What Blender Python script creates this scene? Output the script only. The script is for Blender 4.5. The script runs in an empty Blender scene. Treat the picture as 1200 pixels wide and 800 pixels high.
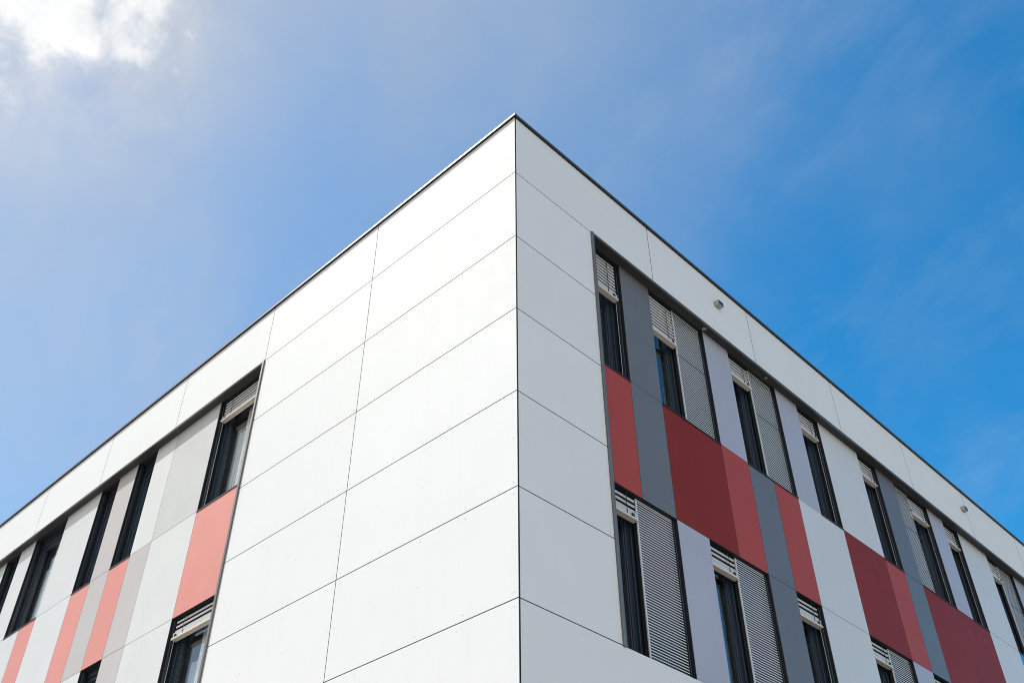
import bpy, bmesh, math, random
from mathutils import Vector, Matrix, Euler
random.seed(7)
S = bpy.context.scene
COL = S.collection
U = 1.105            # one row of cladding, metres
ZT = 10.95           # height of the recess head (first joint under the fascia)
def Z(r): return ZT + U * r
def Y(fac, k):                               # line k of the module grid along either facade; line 0 is the inside of the trim
    return (EDGE[fac] + .042) if k == 0 else U * ((1.35 if fac is RIGHT else 4.753) + 0.566 * k)

# ------------------------------------------------------------------ materials
def mat(name, col, rough=0.4, metal=0.0, spec=0.5, var=0.04, scale=1.3, bump=0.0, bscale=3.0, dirt=0.0, tone=0.0):
    m = bpy.data.materials.new(name); m.use_nodes = True
    nt = m.node_tree; b = nt.nodes['Principled BSDF']
    b.inputs['Roughness'].default_value = rough
    b.inputs['Metallic'].default_value = metal
    b.inputs['Specular IOR Level'].default_value = spec
    tc = nt.nodes.new('ShaderNodeTexCoord')
    n = nt.nodes.new('ShaderNodeTexNoise'); n.inputs['Scale'].default_value = scale; n.inputs['Detail'].default_value = 5
    nt.links.new(tc.outputs['Object'], n.inputs['Vector'])
    mr = nt.nodes.new('ShaderNodeMapRange')
    mr.inputs['From Min'].default_value = 0.3; mr.inputs['From Max'].default_value = 0.7
    mr.inputs['To Min'].default_value = 1 - var; mr.inputs['To Max'].default_value = 1 + var
    nt.links.new(n.outputs['Fac'], mr.inputs['Value'])
    mx = nt.nodes.new('ShaderNodeMix'); mx.data_type = 'RGBA'; mx.blend_type = 'MULTIPLY'
    mx.inputs['Factor'].default_value = 1; mx.inputs['A'].default_value = (*col, 1)
    nt.links.new(mr.outputs['Result'], mx.inputs['B'])
    out = mx.outputs['Result']
    if dirt:     # faint vertical rain streaks
        mp = nt.nodes.new('ShaderNodeMapping'); mp.inputs['Scale'].default_value = (9, 9, 0.35)
        nt.links.new(tc.outputs['Object'], mp.inputs['Vector'])
        n2 = nt.nodes.new('ShaderNodeTexNoise'); n2.inputs['Scale'].default_value = 1.0; n2.inputs['Detail'].default_value = 6
        nt.links.new(mp.outputs['Vector'], n2.inputs['Vector'])
        m2 = nt.nodes.new('ShaderNodeMapRange'); m2.inputs['From Min'].default_value = 0.5; m2.inputs['From Max'].default_value = 0.8
        m2.inputs['To Min'].default_value = 1.0; m2.inputs['To Max'].default_value = 1 - dirt
        nt.links.new(n2.outputs['Fac'], m2.inputs['Value'])
        x2 = nt.nodes.new('ShaderNodeMix'); x2.data_type = 'RGBA'; x2.blend_type = 'MULTIPLY'; x2.inputs['Factor'].default_value = 1
        nt.links.new(out, x2.inputs['A']); nt.links.new(m2.outputs['Result'], x2.inputs['B']); out = x2.outputs['Result']
    if tone:     # boards from different batches: each one a hair lighter or darker
        g = nt.nodes.new('ShaderNodeNewGeometry'); oi = nt.nodes.new('ShaderNodeObjectInfo')
        ad = nt.nodes.new('ShaderNodeMath'); ad.operation = 'ADD'
        nt.links.new(g.outputs['Random Per Island'], ad.inputs[0]); nt.links.new(oi.outputs['Random'], ad.inputs[1])
        m4 = nt.nodes.new('ShaderNodeMapRange'); m4.inputs['From Max'].default_value = 2
        m4.inputs['To Min'].default_value = 1 - tone; m4.inputs['To Max'].default_value = 1 + tone
        nt.links.new(ad.outputs[0], m4.inputs['Value'])
        x4 = nt.nodes.new('ShaderNodeMix'); x4.data_type = 'RGBA'; x4.blend_type = 'MULTIPLY'; x4.inputs['Factor'].default_value = 1
        nt.links.new(out, x4.inputs['A']); nt.links.new(m4.outputs['Result'], x4.inputs['B']); out = x4.outputs['Result']
    nt.links.new(out, b.inputs['Base Color'])
    n3 = nt.nodes.new('ShaderNodeTexNoise'); n3.inputs['Scale'].default_value = 4; n3.inputs['Detail'].default_value = 4
    nt.links.new(tc.outputs['Object'], n3.inputs['Vector'])
    m3 = nt.nodes.new('ShaderNodeMapRange'); m3.inputs['To Min'].default_value = max(0.02, rough - 0.08); m3.inputs['To Max'].default_value = min(1, rough + 0.08)
    nt.links.new(n3.outputs['Fac'], m3.inputs['Value']); nt.links.new(m3.outputs['Result'], b.inputs['Roughness'])
    if bump:
        nb = nt.nodes.new('ShaderNodeTexNoise'); nb.inputs['Scale'].default_value = bscale; nb.inputs['Detail'].default_value = 2
        nt.links.new(tc.outputs['Object'], nb.inputs['Vector'])
        bp = nt.nodes.new('ShaderNodeBump'); bp.inputs['Strength'].default_value = bump; bp.inputs['Distance'].default_value = 0.01
        nt.links.new(nb.outputs['Fac'], bp.inputs['Height']); nt.links.new(bp.outputs['Normal'], b.inputs['Normal'])
    return m

M = {}
M['white'] = mat('white_cladding', (.622, .640, .660), .66, spec=.09, var=.015, bump=.06, bscale=.9, dirt=.02, tone=.03)
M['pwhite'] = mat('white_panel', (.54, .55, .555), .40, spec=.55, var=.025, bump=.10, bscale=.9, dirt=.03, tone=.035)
M['lilac'] = mat('lilac_grey_panel', (.355, .36, .425), .40, spec=.5, var=.03, bump=.10, bscale=.9, dirt=.03, tone=.035)
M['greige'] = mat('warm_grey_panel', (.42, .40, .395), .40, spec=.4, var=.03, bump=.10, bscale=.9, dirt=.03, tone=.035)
M['lgrey'] = mat('light_grey_panel', (.46, .47, .475), .40, var=.03, bump=.10, bscale=.9, dirt=.03, tone=.035)
M['dgrey'] = mat('dark_grey_panel', (.125, .129, .140), .42, spec=.35, var=.04, bump=.10, bscale=.9, dirt=.04, tone=.035)
M['red'] = mat('red_panel', (.338, .055, .043), .5, spec=.16, var=.03, bump=.10, bscale=.9, dirt=.03, tone=.035)
M['dred'] = mat('dark_red_panel', (.198, .024, .016), .5, spec=.08, var=.04, bump=.10, bscale=.9, dirt=.04, tone=.035)
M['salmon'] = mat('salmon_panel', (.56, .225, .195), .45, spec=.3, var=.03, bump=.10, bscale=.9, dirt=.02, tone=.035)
M['blue'] = mat('blue_panel', (.03, .17, .42), .32, var=.03, bump=.10, bscale=.9)
M['core'] = mat('laminate_core', (.055, .045, .038), .7, var=.1)
M['substructure'] = mat('black_substructure', (.025, .024, .023), .7, var=.1)
M['trim'] = mat('anthracite_trim', (.20, .19, .18), .45, metal=.85, var=.05)
M['soffit'] = mat('dark_soffit', (.042, .040, .039), .6, spec=.3, var=.08)
M['frame'] = mat('anthracite_window_frame', (.019, .031, .048), .32, var=.06)
M['reveal'] = mat('anthracite_reveal', (.016, .018, .022), .6, spec=.25, var=.06)
M['coping'] = mat('coping_metal', (.085, .082, .078), .44, metal=.8, var=.06)
M['slat'] = mat('aluminium_slat', (.45, .45, .455), .4, metal=.0, var=.03)
M['rail'] = mat('cream_bottom_rail', (.62, .56, .475), .4, var=.03)
M['louvre'] = mat('pale_louvre', (.55, .58, .60), .45, var=.03)
M['black'] = mat('black_plastic', (.015, .015, .016), .5, var=.05)
M['cord'] = mat('white_cord', (.42, .42, .41), .7, var=.05)
M['curtain'] = mat('white_curtain', (.82, .82, .84), .8, var=.05, scale=8)
M['greycurtain'] = mat('grey_curtain', (.40, .42, .42), .9, var=.16, scale=40)
M['room'] = mat('room_plaster', (.34, .33, .32), .8, var=.05)
M['roof'] = mat('roof_gravel', (.28, .27, .26), .9, var=.25, scale=20)
M['lampbody'] = mat('lamp_housing', (.34, .325, .29), .5, var=.05)
M['lamplens'] = mat('lamp_lens', (.30, .30, .30), .35, var=.03)
M['ground'] = mat('grass_ground', (.10, .13, .06), .95, var=.3, scale=.5)
M['paving'] = mat('concrete_paving', (.42, .39, .35), .85, var=.12, scale=2)

def glass():
    m = bpy.data.materials.new('window_glass'); m.use_nodes = True; nt = m.node_tree
    nt.nodes.clear()
    o = nt.nodes.new('ShaderNodeOutputMaterial'); mix = nt.nodes.new('ShaderNodeMixShader')
    t = nt.nodes.new('ShaderNodeBsdfTransparent'); t.inputs['Color'].default_value = (.95, .97, .96, 1)
    g = nt.nodes.new('ShaderNodeBsdfGlossy'); g.inputs['Roughness'].default_value = 0.015; g.inputs['Color'].default_value = (.9, .95, 1, 1)
    f = nt.nodes.new('ShaderNodeFresnel'); 
    geo = nt.nodes.new('ShaderNodeNewGeometry'); io = nt.nodes.new('ShaderNodeMapRange')      # same reflectance on both faces of the pane
    io.inputs['To Min'].default_value = 1.7; io.inputs['To Max'].default_value = .588
    nt.links.new(geo.outputs['Backfacing'], io.inputs['Value']); nt.links.new(io.outputs['Result'], f.inputs['IOR'])
    tc = nt.nodes.new('ShaderNodeTexCoord'); nz = nt.nodes.new('ShaderNodeTexNoise'); nz.inputs['Scale'].default_value = 1.6
    bp = nt.nodes.new('ShaderNodeBump'); bp.inputs['Strength'].default_value = .08; bp.inputs['Distance'].default_value = .01
    nt.links.new(tc.outputs['Object'], nz.inputs['Vector']); nt.links.new(nz.outputs['Fac'], bp.inputs['Height'])
    nt.links.new(bp.outputs['Normal'], g.inputs['Normal'])
    nt.links.new(f.outputs['Fac'], mix.inputs['Fac']); nt.links.new(t.outputs[0], mix.inputs[1]); nt.links.new(g.outputs[0], mix.inputs[2])
    nt.links.new(mix.outputs[0], o.inputs['Surface'])
    return m
M['glass'] = glass()

# ------------------------------------------------------------------ geometry helpers
def RIGHT(l, n, z): return Vector((n, l, z))          # facade along +Y, faces +X
def LEFT(l, n, z): return Vector((-l, -n, z))         # facade along -X, faces -Y
class MB:
    def __init__(s, fac=None): s.bm = bmesh.new(); s.fac = fac or (lambda a, b, c: Vector((a, b, c)))
    def poly(s, pts8):
        v = [s.bm.verts.new(p) for p in pts8]
        for f in ((0,1,2,3),(7,6,5,4),(0,4,5,1),(1,5,6,2),(2,6,7,3),(3,7,4,0)): s.bm.faces.new([v[i] for i in f])
    def box(s, l0, l1, n0, n1, z0, z1):
        F = s.fac
        s.poly([F(l0,n0,z0),F(l1,n0,z0),F(l1,n1,z0),F(l0,n1,z0),F(l0,n0,z1),F(l1,n0,z1),F(l1,n1,z1),F(l0,n1,z1)])
    def section(s, prof, l0, l1, mitre=False):
        """extrude a closed (n, z) profile along the facade"""
        F = s.fac; a = [s.bm.verts.new(F(-n if mitre else l0, n, z)) for n, z in prof]; b = [s.bm.verts.new(F(l1, n, z)) for n, z in prof]
        k = len(prof)
        for i in range(k): s.bm.faces.new((a[i], a[(i+1) % k], b[(i+1) % k], b[i]))
        s.bm.faces.new(a); s.bm.faces.new(b[::-1])
    def plan(s, prof, z0, z1):
        """extrude a closed (l, n) profile upwards"""
        F = s.fac; a = [s.bm.verts.new(F(l, n, z0)) for l, n in prof]; b = [s.bm.verts.new(F(l, n, z1)) for l, n in prof]
        k = len(prof)
        for i in range(k): s.bm.faces.new((a[i], a[(i+1) % k], b[(i+1) % k], b[i]))
        s.bm.faces.new(a); s.bm.faces.new(b[::-1])
    def disc(s, l, z, n0, n1, r, seg=8):
        F = s.fac
        a = [s.bm.verts.new(F(l + r*math.cos(i*2*math.pi/seg), n0, z + r*math.sin(i*2*math.pi/seg))) for i in range(seg)]
        b = [s.bm.verts.new(F(l + .75*r*math.cos(i*2*math.pi/seg), n1, z + .75*r*math.sin(i*2*math.pi/seg))) for i in range(seg)]
        for i in range(seg): s.bm.faces.new((a[i], a[(i+1) % seg], b[(i+1) % seg], b[i]))
        s.bm.faces.new(b)
    def rod(s, l, n, z0, z1, r, seg=6):
        s.plan([(l + r*math.cos(i*2*math.pi/seg), n + r*math.sin(i*2*math.pi/seg)) for i in range(seg)], z0, z1)
    def build(s, name, m, parent=None, bevel=0.0, label=None, core=None):
        bmesh.ops.recalc_face_normals(s.bm, faces=s.bm.faces)
        me = bpy.data.meshes.new(name); s.bm.to_mesh(me); s.bm.free()
        o = bpy.data.objects.new(name, me); COL.objects.link(o)
        me.materials.append(m)
        if core:                                       # laminate boards show a dark core at their edges
            me.materials.append(core); out = s.fac(0, 1, 0) - s.fac(0, 0, 0)
            for f in me.polygons:
                if abs(f.normal.dot(out)) < .35: f.material_index = 1
        if parent: o.parent = parent
        if bevel:
            b = o.modifiers.new('bevel', 'BEVEL'); b.width = bevel; b.segments = 1; b.limit_method = 'ANGLE'
        if label: o['label'] = label
        return o
def empty(name, loc=(0,0,0)):
    o = bpy.data.objects.new(name, None); COL.objects.link(o); o.location = loc; o.empty_display_size = .3; return o
def tag(o, label=None, cat=None, group=None, kind=None):
    for k, v in (('label', label), ('category', cat), ('group', group), ('kind', kind)):
        if v: o[k] = v
    return o

# ------------------------------------------------------------------ the building
B = empty('office_building')
tag(B, 'white panelled office building corner with recessed bands of red and grey panels and dark windows', 'building')
LEN_R, LEN_L = U * 24.0, U * 20.0
RG = .0048                                            # half a joint

def cladding(fac, first, step, length, start):
    """outer white panels of one facade: fascia, corner block and the rows beneath the recess"""
    mb = MB(fac); rv = []
    cols = [start, U * first]
    while cols[-1] < length: cols.append(min(cols[-1] + U * step, length))
    def panel(l0, l1, z0, z1, rivets=True):
        mb.box(l0, l1, -.010, 0, z0, z1)
        if not rivets: return
        w = l1 - l0; nx = max(2, int(round(w / .72)) + 1)
        for i in range(nx):
            x = l0 + .055 + (w - .11) * i / (nx - 1)
            for z in (z0 + .06, (z0 + z1) / 2, z1 - .06):
                rv.append((x, z))
    # fascia
    for i in range(len(cols) - 1):
        panel(cols[i] + (RG if i else 0), cols[i+1] - RG, Z(0) + RG, Z(.965))
    # corner block beside the recess
    edge = EDGE[fac]
    ccols = [c for c in cols if c < edge - .2] + [edge]
    for r in range(5):
        for i in range(len(ccols) - 1):
            panel(ccols[i] + (RG if i else 0), ccols[i+1] - (RG if ccols[i+1] != edge else .002), Z(-r-1) + RG, Z(-r) - RG)
    # rows under the recess down to the ground
    zs = [Z(-5), Z(-6.5), Z(-8.0), .35]
    for r in range(3):
        cc = cols if r else [start] + [c for c in cols[1:] if c > edge + 3]
        for i in range(len(cc) - 1):
            panel(cc[i] + (RG if i else 0), cc[i+1] - RG, zs[r+1] + RG, zs[r] - RG)
    for x, z in rv: mb.disc(x, z, -.001, .003, .008)
    return mb
EDGE = {RIGHT: U * 1.262, LEFT: U * 4.669}
cladding(RIGHT, 2.445, 2.2585, LEN_R, .022).build('shaded_wall_cladding', M['white'], B, core=M['core'])
cladding(LEFT, 2.433, 2.250, LEN_L, 0.0).build('sunny_wall_cladding', M['white'], B, core=M['core'])

# black rails and membrane seen through the joints
def substructure(fac, length, start):
    mb = MB(fac); e = EDGE[fac]
    mb.box(start, length, -.10, -.04, Z(0) + .04, Z(.95))
    mb.box(start, e - .01, -.10, -.04, Z(-5) - .04, Z(0) + .04)
    mb.box(start, length, -.10, -.04, .3, Z(-5) - .04)
    return mb
substructure(RIGHT, LEN_R, .055).build('wall_membrane', M['substructure'], B)
substructure(LEFT, LEN_L, .055).build('wall_membrane', M['substructure'], B)
mb = MB(); mb.box(-.05, -.016, .020, .055, .3, Z(.95)); mb.build('corner_post', M['substructure'], B)

# trims of the recess
def recess_trim(fac, length):
    mb = MB(fac); e = EDGE[fac]
    mb.plan([(e, -.135), (e, .024), (e + .040, .024), (e + .040, .012), (e + .036, .012), (e + .036, -.135)], Z(-5) - .012, Z(0) + .004)  # upright angle
    mb.section([(-.012, Z(0) - .024), (.018, Z(0) - .024), (.018, Z(0) + .002), (-.012, Z(0) + .002)], e + .041, length)                    # head angle
    o = mb.build('recess_trim', M['trim'], B, bevel=.002)
    mb = MB(fac); mb.box(e + .042, length, -.40, -.013, Z(0) - .001, Z(0) + .038); mb.build('soffit', M['soffit'], B)
    mb = MB(fac); mb.box(e + .042, length, -.40, -.011, Z(-5) - .038, Z(-5) - .006); mb.build('recess_sill', M['soffit'], B)
recess_trim(RIGHT, LEN_R); recess_trim(LEFT, LEN_L)

# coping round the roof edge
zc = Z(.965)
def coping_profile(fac, l0, length):
    mb = MB(fac)
    mb.section([(-.32, zc + .030), (.022, zc + .014), (.022, zc - .008), (.034, zc - .008), (.034, zc + .028), (-.32, zc + .058)], l0, length, mitre=True)
    x = 8.1 if fac is RIGHT else 6.40
    while x < length:                                  # sleeves over the joints
        mb.section([(-.30, zc + .052), (.0345, zc + .028), (.0345, zc - .009), (.0362, zc - .009), (.0362, zc + .0315), (-.30, zc + .0605)], x, x + .10); x += 4.5
    return mb
coping_profile(LEFT, -.034, LEN_L).build('roof_coping', M['coping'], B)
coping_profile(RIGHT, .0345 - .012, LEN_R).build('roof_coping', M['coping'], B)
mb = MB(LEFT); mb.box(.03, LEN_L, -.30, -.012, zc - .03, zc + .012)
mb.build('coping_packer', M['substructure'], B)
mb = MB(RIGHT); mb.box(.03, LEN_R, -.30, -.012, zc - .031, zc + .011)
mb.build('coping_packer', M['substructure'], B)

# ------------------------------------------------------------------ recessed panels and windows
ZA, ZB = Z(-1.772), Z(-3.250)
BANDS = {'top': (ZA, Z(0) - .001), 'mid': (ZB, ZA), 'low': (Z(-5) - .004, ZB)}
# (k0, k1, what)   w1 = single light; wb = single light with raised blind; wl / wr = double with louvre grille right / left
RIGHT_LAY = {
 'top': [(0,1,'wb',.60),(1,2,'dgrey'),(2,4,'wl',.63),(4,5,'lilac'),(5,7,'wl',.36),(7,8,'lilac'),(8,9,'wb',.36),(9,11,'pwhite'),(11,12,'wb',.36),
         (12,13,'dgrey'),(13,15,'wr',.36),(15,16,'lilac'),(16,17,'wb',.36),(17,19,'pwhite'),(19,21,'wl',.36),(21,22,'lilac'),(22,23,'wb',.36),(23,25,'pwhite'),
         (25,27,'wl',.36),(27,28,'dgrey'),(28,29,'wb',.36),(29,31,'pwhite'),(31,32,'lilac'),(32,34,'wl',.36),(34,36,'pwhite')],
 'mid': [(0,1,'red'),(1,2,'dgrey'),(2,4,'dred'),(4,5,'red'),(5,6,'dgrey'),(6,7,'red'),(7,9,'pwhite'),(9,11,'dred'),(11,12,'red'),(12,13,'dgrey'),
         (13,15,'dred'),(15,17,'dred'),(17,19,'pwhite'),(19,21,'blue'),(21,22,'red'),(22,24,'dred'),(24,26,'pwhite'),(26,28,'red'),(28,31,'dgrey'),(31,33,'dred'),(33,36,'pwhite')],
 'low': [(0,2,'wl',.28),(2,3,'lilac'),(3,5,'wl',.28),(5,6,'dgrey'),(6,7,'wb',.28),(7,9,'pwhite'),(9,11,'wl',.28),(11,12,'lilac'),(12,13,'wb',.28),(13,15,'pwhite'),
         (15,17,'wl',.28),(17,19,'pwhite'),(19,20,'dgrey'),(20,22,'wl',.28),(22,23,'lilac'),(23,24,'wb',.28),(24,26,'pwhite'),(26,28,'wl',.28),(28,31,'dgrey'),(31,33,'wl',.28),(33,36,'pwhite')],
}
LEFT_LAY = {
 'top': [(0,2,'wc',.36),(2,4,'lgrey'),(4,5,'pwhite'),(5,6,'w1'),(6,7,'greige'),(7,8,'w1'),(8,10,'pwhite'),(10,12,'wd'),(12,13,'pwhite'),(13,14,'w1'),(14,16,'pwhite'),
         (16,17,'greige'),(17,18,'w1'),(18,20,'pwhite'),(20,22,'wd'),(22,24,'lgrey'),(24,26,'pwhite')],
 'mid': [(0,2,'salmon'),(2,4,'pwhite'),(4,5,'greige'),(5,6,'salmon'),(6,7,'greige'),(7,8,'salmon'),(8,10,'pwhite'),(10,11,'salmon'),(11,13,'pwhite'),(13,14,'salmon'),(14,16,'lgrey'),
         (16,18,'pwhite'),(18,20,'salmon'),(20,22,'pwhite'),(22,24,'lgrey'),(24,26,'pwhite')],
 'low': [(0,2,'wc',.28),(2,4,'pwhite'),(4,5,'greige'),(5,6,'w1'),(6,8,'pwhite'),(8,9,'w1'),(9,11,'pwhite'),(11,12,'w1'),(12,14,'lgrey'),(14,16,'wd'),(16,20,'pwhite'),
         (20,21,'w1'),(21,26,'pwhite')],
}
LABELS = {'pwhite': 'plain white cladding panel', 'lilac': 'pale lilac grey cladding panel', 'greige': 'pale warm grey cladding panel', 'lgrey': 'light grey cladding panel', 'dgrey': 'dark grey cladding panel',
          'red': 'light red cladding panel', 'dred': 'dark wine red cladding panel', 'salmon': 'pale salmon pink cladding panel', 'blue': 'bright blue cladding panel'}
N_PANEL = -.127

def panel(fac, l0, l1, z0, z1, kind):
    mb = MB(fac); mb.box(l0 + .003, l1 - .003, N_PANEL - .010, N_PANEL, z0 + .003, z1 - .003)
    w = l1 - l0
    for x in (l0 + .05, l1 - .05):
        for z in (z0 + .07, (z0*2+z1)/3, (z0+2*z1)/3, z1 - .07): mb.disc(x, z, N_PANEL - .001, N_PANEL + .0025, .007)
    return mb.build('cladding_panel', M[kind], B, label=LABELS[kind], core=M['core'])

def casement(mb, gl, l0, l1, z0, z1):
    """fixed frame with a sash inside it; pane goes to gl"""
    fr, sa = .062, .070
    a, b = -.345, -.262                                # fixed frame
    mb.box(l0, l0 + fr, a, b, z0, z1); mb.box(l1 - fr, l1, a, b, z0, z1)
    mb.box(l0 + fr, l1 - fr, a, b, z1 - fr, z1); mb.box(l0 + fr, l1 - fr, a, b, z0, z0 + fr)
    x0, x1, y0, y1 = l0 + fr + .004, l1 - fr - .004, z0 + fr + .004, z1 - fr - .004
    a, b = -.352, -.285                                # sash, set back
    mb.box(x0, x0 + sa, a, b, y0, y1); mb.box(x1 - sa, x1, a, b, y0, y1)
    mb.box(x0 + sa, x1 - sa, a, b, y1 - sa, y1); mb.box(x0 + sa, x1 - sa, a, b, y0, y0 + sa)
    # glazing bead
    bd = .014
    a, b = -.330, -.300
    i0, i1, j0, j1 = x0 + sa, x1 - sa, y0 + sa, y1 - sa
    mb.box(i0, i0 + bd, a, b, j0, j1); mb.box(i1 - bd, i1, a, b, j0, j1)
    gl.box(i0 + bd - .006, i1 - bd + .006, -.322, -.314, j0 + .002, j1 - .002)

def blind(fac, win, l0, l1, ztop, drop, kind_gap):
    mb = MB(fac); zb = ztop - drop
    rail_h = .092
    z = ztop - .055; pitch = .058 if kind_gap == 'top' else .066
    ca, sn = math.cos(math.radians(74)), math.sin(math.radians(74)); w = .028
    while z > zb + rail_h + .03:
        pts = []
        for t in (-1, -.33, .33, 1):
            bow = .003 * (1 - t * t)
            pts.append((-.185 + t * w/2 * ca + bow * sn, z + t * w/2 * sn - bow * ca))
        mb.section(pts + [(n - .0016, zz) for n, zz in pts[::-1]], l0, l1)
        z -= pitch
    # last slats lying closed on the rail
    mb.section([(-.160, zb + rail_h + .004), (-.164, zb + .028), (-.205, zb + .028), (-.205, zb + rail_h + .004)], l0 + .002, l1 - .002)
    o = mb.build('blind_slats', M['slat'], win)
    mb = MB(fac); mb.box(l0 - .004, l1 + .004, -.225, -.145, zb, zb + .026); mb.build('blind_rail', M['rail'], win, bevel=.004)
    mb = MB(fac)
    w_ = l1 - l0
    for f in ((.70,) if w_ < .8 else (.22, .80)):
        x = l0 + w_ * f
        mb.box(x, x + .010, -.158, -.1555, zb + .04, ztop - .02)
    x = l1 - .10
    mb.box(x, x + .035, -.157, -.142, zb + .027, zb + .062)
    mb.build('blind_tape', M['black'], win)

def cord(fac, win, l, z0, z1):
    mb = MB(fac)
    mb.rod(l, -.188, z0, z1, .0035)
    mb.build('guide_cord', M['cord'], win)

def grille(fac, win, l0, l1, z0, z1):
    mb = MB(fac); fw = .018
    mb.box(l0, l0 + fw, -.186, -.172, z0, z1)
    mb.box(l0 + fw, l1, -.186, -.176, z1 - .012, z1); mb.box(l0 + fw, l1, -.186, -.174, z0, z0 + .012)
    p = .0316; z = z0 + .022; zm = (z0 + z1) / 2
    while z < z1 - .025:
        mb.section([(-.1765, z), (-.1765, z + .0120), (-.1785, z + .0130), (-.1815, z + .0105), (-.1815, z + .0085)], l0 + fw, l1); z += p
    mb.build('louvre_grille', M['louvre'], win)
    mb = MB(fac); mb.box(l0 + .002, l1, -.231, -.215, z0 + .012, z1 - .012)
    mb.box(l0 + .002, l0 + .012, -.214, -.187, z0, z1)
    if z1 > Z(-1): mb.box(l0 + fw, l1, -.1755, -.1742, zm + .17, zm + .1735)
    mb.build('louvre_backing', M['black'], win)

def curtain(fac, win, l0, l1, z0, z1, m, n=-.47, amp=.022, waves=4):
    mb = MB(fac); N = 10 * waves
    a = [(l0 + (l1 - l0) * i / N, n + amp * math.sin(i * 2 * math.pi * waves / N)) for i in range(N + 1)]
    mb.plan(a + [(l, nn - .004) for l, nn in a[::-1]], z0, z1)
    mb.build('curtain', M[m], win)

def window(fac, l0, l1, z0, z1, kind, drop, band):
    win = MB(fac)                                       # the reveal is the window's own mesh
    e = .004; hid = z1 if band == 'top' else z1
    zt = z1
    win.box(l0 - .003, l0 + .000, -.40, N_PANEL - .012, z0, zt); win.box(l1, l1 + .003, -.40, N_PANEL - .012, z0, zt)
    win.box(l0, l1, -.40, -.24, zt - .10, zt - .001)    # blind box soffit
    win.box(l0, l1, -.24, N_PANEL - .012, zt - .006, zt - .002)
    w = win.build('window', M['reveal'], B)
    mb = MB(fac); gl = MB(fac)
    f0, f1, fz0, fz1 = l0 + .002, l1 - .002, z0 + .026, zt - .102
    mid = (l0 + l1) / 2
    if kind in ('wl', 'wr'):
        casement(mb, gl, f0, mid, fz0, fz1); casement(mb, gl, mid, f1, fz0, fz1)
    else: casement(mb, gl, f0, f1, fz0, fz1)
    mb.box(l1 - .026, l1 - .012, -.218, -.166, z0 + .03, zt - .012)      # guide channel of the blind
    mb.build('window_frame', M['frame'], w, bevel=.003); gl.build('pane', M['glass'], w)
    mb = MB(fac); mb.section([(-.34, z0 + .024), (-.118, z0 + .006), (-.118, z0 - .020), (-.1215, z0 - .020), (-.1215, z0 + .001), (-.34, z0 + .001)], l0 + .001, l1 - .001)
    mb.build('window_sill', M['reveal'], w)
    kg = 'top' if drop and drop > .3 else 'low'
    d = (drop or 0) * U
    if kind == 'wb':
        blind(fac, w, l0 + .012, l1 - .050, zt, d, kg); cord(fac, w, l1 - .058, z0 + .03, zt - d)
    elif kind == 'wl':
        blind(fac, w, l0 + .012, mid - .058, zt, d, kg)
        grille(fac, w, mid - .046, l1 - .042, z0 + .030, zt - .012); cord(fac, w, l0 + .05, z0 + .03, zt - d)
    elif kind == 'wr':
        grille(fac, w, l0 + .008, mid - .02, z0 + .030, zt - .012)
        blind(fac, w, mid - .008, l1 - .050, zt, d, kg); cord(fac, w, l1 - .058, z0 + .03, zt - d)
    elif kind == 'wc':
        blind(fac, w, l0 + .012, l1 - .060, zt, d, kg); cord(fac, w, l1 - .068, z0 + .03, zt - d)
        curtain(fac, w, l0 + .45, l0 + .89, z0 - .1, zt - .1, 'curtain', n=-.405, waves=5)
        curtain(fac, w, l0 + .895, l0 + 1.06, z0 - .1, zt - .60, 'greycurtain', n=-.41, waves=2)
    elif kind == 'wd':
        curtain(fac, w, l0 + .50, l0 + .86, z0 - .1, zt - .1, 'curtain', n=-.405, waves=4)
        curtain(fac, w, l0 + .865, l0 + 1.06, z0 - .1, zt - .62, 'greycurtain', n=-.41, waves=2)
    return w

wall_solids = {RIGHT: MB(RIGHT), LEFT: MB(LEFT)}
for fac, lay, length in ((RIGHT, RIGHT_LAY, LEN_R), (LEFT, LEFT_LAY, LEN_L)):
    ws = wall_solids[fac]
    for band, cells in lay.items():
        z0, z1 = BANDS[band]
        for c in cells:
            l0 = Y(fac, c[0]); l1 = Y(fac, c[1])
            if l0 > length - .2: continue
            l1 = min(l1, length)
            if c[2].startswith('w') :
                window(fac, l0, l1, z0, z1, c[2], c[3] if len(c) > 3 else 0, band)
            else:
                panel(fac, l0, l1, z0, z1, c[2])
                ws.box(l0 + .004, l1 - .004, -.42, -.16, z0 + .0005, z1 - .0005)
    # solid wall round the recess
    e = EDGE[fac]
    ws.box(.11, length, -.42, -.105, Z(0) + .039, Z(.93))
    ws.box(.11 if fac is RIGHT else .425, e + .03, -.42, -.105 - .031, Z(-5) - .005, Z(0) + .0385)
    ws.box(.11 if fac is RIGHT else .425, length, -.42, -.105, .0, Z(-5) - .0395)
    ws.build('masonry_wall', M['substructure'], B)

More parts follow.
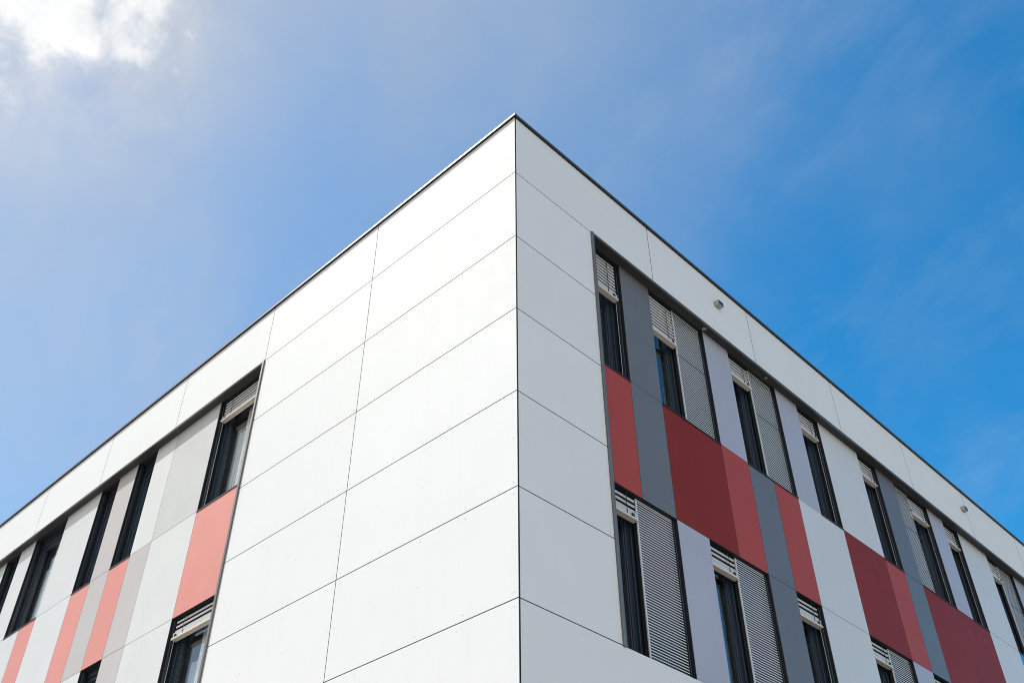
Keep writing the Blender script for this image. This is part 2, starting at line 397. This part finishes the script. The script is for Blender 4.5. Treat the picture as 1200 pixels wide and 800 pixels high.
# floors, ceilings, partitions and roof inside (the windows look into real rooms)
mb = MB()
for z in (Z(-1.772) - .75, Z(-5.02) - .75):
    mb.box(-LEN_L + .05, -.425, .43, 9, z - .3, z); mb.box(-9, -.425, 9.001, LEN_R - .05, z - .3, z)
mb.box(-LEN_L + .05, -5.2, 5.2, 5.32, .1, Z(.2)); mb.box(-5.32, -5.2, 5.33, LEN_R - .05, .1, Z(.2))
for x in (-1.5, -9.0, -15.2): mb.box(x - .1, x, .43, 5.19, .1, Z(.2))
for y in (5.0, 8.9, 13.0, 17.6, 22): mb.box(-5.19, -.43, y, y + .1, .1, Z(.2))
mb.build('interior_walls', M['room'], B)
mb = MB()
mb.poly([Vector(p) for p in ((-LEN_L + .05, .43, Z(.25)), (-.43, .43, Z(.25)), (-.43, LEN_R - .05, Z(.25)), (-LEN_L + .05, LEN_R - .05, Z(.25)),
                             (-LEN_L + .05, .43, Z(.55)), (-.43, .43, Z(.55)), (-.43, LEN_R - .05, Z(.55)), (-LEN_L + .05, LEN_R - .05, Z(.55)))])
mb.build('roof', M['roof'], B)
mb = MB(); mb.box(-LEN_L, -LEN_L + .04, .43, LEN_R, 0, Z(.93)); mb.box(-LEN_L + .05, -.43, LEN_R - .04, LEN_R, 0, Z(.93)); mb.build('rear_wall', M['white'], B)
mb = MB(); mb.box(-LEN_L, -.02, .02, .09, 0, .30); mb.box(-.09, -.02, .095, LEN_R, 0, .30); mb.build('plinth', M['reveal'], B)

# ------------------------------------------------------------------ small fittings (things of their own)
def wall_light(l, z, label):
    root = empty('wall_light', RIGHT(l, 0, z)); tag(root, label, 'wall light', 'box lights on the fascia')
    mb = MB(RIGHT); mb.box(-.058, .058, .0035, .010, -.034, .034); mb.build('mounting_plate', M['lampbody'], root)
    mb = MB(RIGHT); mb.box(-.066, .066, .0105, .080, -.040, .040); mb.build('housing', M['lampbody'], root, bevel=.004)
    mb = MB(RIGHT); mb.box(-.060, .060, .0805, .0845, -.035, .035); mb.build('lens', M['black'], root, bevel=.002)
wall_light(U * 3.905, Z(.555), 'small box light on the shaded fascia, nearest the building corner')
wall_light(U * 11.27, Z(.515), 'small box light on the shaded fascia, far along beside a panel joint')

def soffit_light(fac, l, label, q=1.0):
    root = empty('soffit_light', fac(l, -.075, Z(0) - .0015)); tag(root, label, 'downlight', 'downlights in the soffits')
    def ring(r0, r1, z0, z1, seg=20):
        bm = bmesh.new(); c = []
        for r, z in ((r0, z0), (r0, z1), (r1, z1), (r1, z0)):
            c.append([bm.verts.new((r*math.cos(i*2*math.pi/seg), r*math.sin(i*2*math.pi/seg), z)) for i in range(seg)])
        for k in range(4):
            for i in range(seg): bm.faces.new((c[k][i], c[k][(i+1) % seg], c[(k+1) % 4][(i+1) % seg], c[(k+1) % 4][i]))
        return bm
    mb = MB(); mb.bm.free(); mb.bm = ring(.024*q, .034*q, 0, -.004); mb.build('bezel', M['soffit'], root)
    mb = MB(); mb.bm.free(); mb.bm = ring(.001, .023*q, -.001, -.003); mb.build('lens', M['lamplens'], root)
soffit_light(RIGHT, U * 3.60, 'round downlight in the dark soffit above the first lilac panel', 1.5)
soffit_light(RIGHT, U * 5.04, 'round downlight in the dark soffit over the second louvred window')
soffit_light(LEFT, U * 6.95, 'tiny round downlight in the sunny side soffit above grey and white panels', .6)

# ------------------------------------------------------------------ ground
mb = MB(); mb.box(-400, 400, -400, 400, -1.0, -.02); tag(mb.build('ground', M['ground']), kind='structure')
mb = MB(); mb.box(-60, 34, -34, 60, -.019, -.004); tag(mb.build('pavement', M['paving']), kind='structure')

# ------------------------------------------------------------------ camera (solved from the photograph's vanishing points)
f_px, yaw, pitch, roll = 1161.139, .768390, .701982, -.004583
C0 = Vector((4.89188 * U, -5.12169 * U, ZT - 8.42002 * U))
F = Vector((-math.sin(yaw)*math.cos(pitch), math.cos(yaw)*math.cos(pitch), math.sin(pitch)))
Rv = Vector((math.cos(yaw), math.sin(yaw), 0)); Uv = Rv.cross(F)
c, s = math.cos(roll), math.sin(roll)
R2, U2 = c*Rv + s*Uv, c*Uv - s*Rv
cam = bpy.data.cameras.new('camera'); co = bpy.data.objects.new('camera', cam); COL.objects.link(co)
cam.sensor_width = 36; cam.lens = 36 * f_px / 1200; cam.clip_end = 2000; cam.clip_start = .05
mw = Matrix((R2, U2, -F)).transposed().to_4x4(); mw.translation = C0; co.matrix_world = mw
S.camera = co
def pix(u, v): return (F + R2*((u-600)/f_px) + U2*((400-v)/f_px)).normalized()

# ------------------------------------------------------------------ light
SUN = Vector((-1.243, -1.0, 1.9)).normalized()
elev = math.asin(SUN.z); rot = math.atan2(SUN.x, SUN.y)
sl = bpy.data.lights.new('sun', 'SUN'); so = bpy.data.objects.new('sun', sl); COL.objects.link(so)
sl.energy = 3.55; sl.angle = math.radians(.53); sl.color = (1.0, .95, .885)
so.rotation_euler = (-SUN).to_track_quat('-Z', 'Y').to_euler(); so.location = (0, -20, 40)

W = bpy.data.worlds.new('World'); S.world = W; W.use_nodes = True
nt = W.node_tree; bg = nt.nodes['Background']
N = nt.nodes.new; Lk = nt.links.new
sky = N('ShaderNodeTexSky'); sky.sky_type = 'NISHITA'; sky.sun_disc = False
sky.sun_elevation = elev; sky.sun_rotation = rot; sky.altitude = 200; sky.air_density = 1.0; sky.dust_density = 0.8; sky.ozone_density = 2.2
tc = N('ShaderNodeTexCoord')
def vmath(op, a, b=None):
    n = N('ShaderNodeVectorMath'); n.operation = op
    for i, v in enumerate((a, b)):
        if v is None: continue
        if isinstance(v, (tuple, Vector)): n.inputs[i].default_value = tuple(v)
        else: Lk(v, n.inputs[i])
    return n.outputs['Value' if op in ('DOT_PRODUCT', 'LENGTH', 'DISTANCE') else 'Vector']
def fmath(op, a, b=None, c=None, clamp=False):
    n = N('ShaderNodeMath'); n.operation = op; n.use_clamp = clamp
    for i, v in enumerate((a, b, c)):
        if v is None: continue
        if isinstance(v, (int, float)): n.inputs[i].default_value = v
        else: Lk(v, n.inputs[i])
    return n.outputs[0]
def ramp(v, a, b, lo=0.0, hi=1.0):
    n = N('ShaderNodeMapRange'); n.interpolation_type = 'SMOOTHSTEP'
    n.inputs['From Min'].default_value = a; n.inputs['From Max'].default_value = b
    n.inputs['To Min'].default_value = lo; n.inputs['To Max'].default_value = hi
    Lk(v, n.inputs['Value']); return n.outputs['Result']
def noise(vec, scale, detail, rough=.55, dist=0.0):
    n = N('ShaderNodeTexNoise'); n.inputs['Scale'].default_value = scale; n.inputs['Detail'].default_value = detail
    n.inputs['Roughness'].default_value = rough; n.inputs['Distortion'].default_value = dist
    Lk(vec, n.inputs['Vector']); return n.outputs['Fac']
def mixc(f, a, b):
    n = N('ShaderNodeMix'); n.data_type = 'RGBA'
    if isinstance(f, float): n.inputs['Factor'].default_value = f
    else: Lk(f, n.inputs['Factor'])
    for k, v in (('A', a), ('B', b)):
        if isinstance(v, tuple): n.inputs[k].default_value = (*v, 1)
        else: Lk(v, n.inputs[k])
    return n.outputs['Result']
D = vmath('NORMALIZE', tc.outputs['Generated'])
hsv = N('ShaderNodeHueSaturation'); hsv.inputs['Saturation'].default_value = 1.46; hsv.inputs['Hue'].default_value = .49; hsv.inputs['Value'].default_value = 1.17
Lk(sky.outputs['Color'], hsv.inputs['Color'])
base = hsv.outputs['Color']
# thin high veil, thicker towards the sun
csun = vmath('DOT_PRODUCT', D, SUN)
veil = fmath('POWER', fmath('MAXIMUM', fmath('DIVIDE', fmath('SUBTRACT', csun, .094), .906), 0.0), 2.05)
blot = fmath('SUBTRACT', ramp(noise(D, 2.6, 7, .55, .2), .30, .70, 0, 1), .5)
fine = fmath('SUBTRACT', noise(D, 9.0, 5, .6, .3), .5)
veil2 = fmath('ADD', fmath('MULTIPLY', veil, fmath('ADD', fmath('MULTIPLY', blot, .34), 1.0)), fmath('ADD', fmath('MULTIPLY', blot, .085), fmath('MULTIPLY', fine, .10)), clamp=True)
VEILC = (3.05, 3.12, 3.15); FILLC = (9.4, 8.7, 7.8)
skyv = mixc(veil2, base, VEILC)
# faint feathery cirrus
mpv = N('ShaderNodeMapping'); mpv.inputs['Rotation'].default_value = (.4, .7, .5); mpv.inputs['Location'].default_value = (-.7, 2.1, .9); mpv.inputs['Scale'].default_value = (1.0, 2.1, 1.3); Lk(D, mpv.inputs['Vector'])
wisp = fmath('MULTIPLY', ramp(noise(mpv.outputs['Vector'], 5.0, 9, .62, .5), .42, .78), ramp(noise(D, 3.1, 3), .40, .62, .15, 1.0))
skyv = mixc(fmath('MULTIPLY', wisp, .17), skyv, (3.3, 3.5, 3.75))
# cumulus above the left end of the building
c0 = pix(42, -22)
e1 = (R2 - c0 * R2.dot(c0)).normalized(); e2 = c0.cross(e1) * -1
a = fmath('DIVIDE', vmath('DOT_PRODUCT', D, e1), .092); b_ = fmath('DIVIDE', vmath('DOT_PRODUCT', D, e2), .086)
rr = fmath('SQRT', fmath('ADD', fmath('MULTIPLY', a, a), fmath('MULTIPLY', b_, b_)))
front = ramp(vmath('DOT_PRODUCT', D, c0), .5, .7)
nz = noise(D, 13.0, 8, .55, .3); nz2 = noise(D, 34.0, 7, .6, .2)
fld = fmath('ADD', fmath('SUBTRACT', 1.0, rr), fmath('ADD', fmath('MULTIPLY', fmath('SUBTRACT', nz, .5), 2.9), fmath('MULTIPLY', fmath('SUBTRACT', nz2, .5), 1.5)))
cm = fmath('MULTIPLY', ramp(fld, -.22, .58), front)
halo = fmath('MULTIPLY', fmath('MULTIPLY', ramp(rr, 2.5, .6), front), fmath('MULTIPLY', ramp(noise(D, 7.0, 6, .6, .4), .3, .7), .70))
skyv = mixc(halo, skyv, (4.15, 4.25, 4.4))
# made-up bright cloud, unseen behind the camera, added to fill the shaded wall
sep = N('ShaderNodeSeparateXYZ'); Lk(D, sep.inputs[0])
back = ramp(vmath('DOT_PRODUCT', D, (F.x, F.y, 0.0)), .15, -.35)
low = ramp(sep.outputs['Z'], .95, .35)
bn = ramp(noise(D, 2.6, 8, .6, .3), .36, .58)
fill_mask = fmath('MULTIPLY', fmath('MULTIPLY', back, low), bn)
puff = mixc(ramp(noise(D, 16.0, 6, .6), .36, .62), (4.6, 4.72, 4.85), (5.5, 5.48, 5.45))
Lk(mixc(fill_mask, mixc(cm, skyv, puff), FILLC), bg.inputs['Color'])
bg.inputs['Strength'].default_value = .15

vs = S.view_settings; vs.view_transform = 'Standard'; vs.look = 'None'; vs.gamma = 1; vs.use_curve_mapping = False
vs.exposure = .35
S.cycles.filter_width = 1.0
S.cycles.max_bounces = 8; S.cycles.transparent_max_bounces = 8
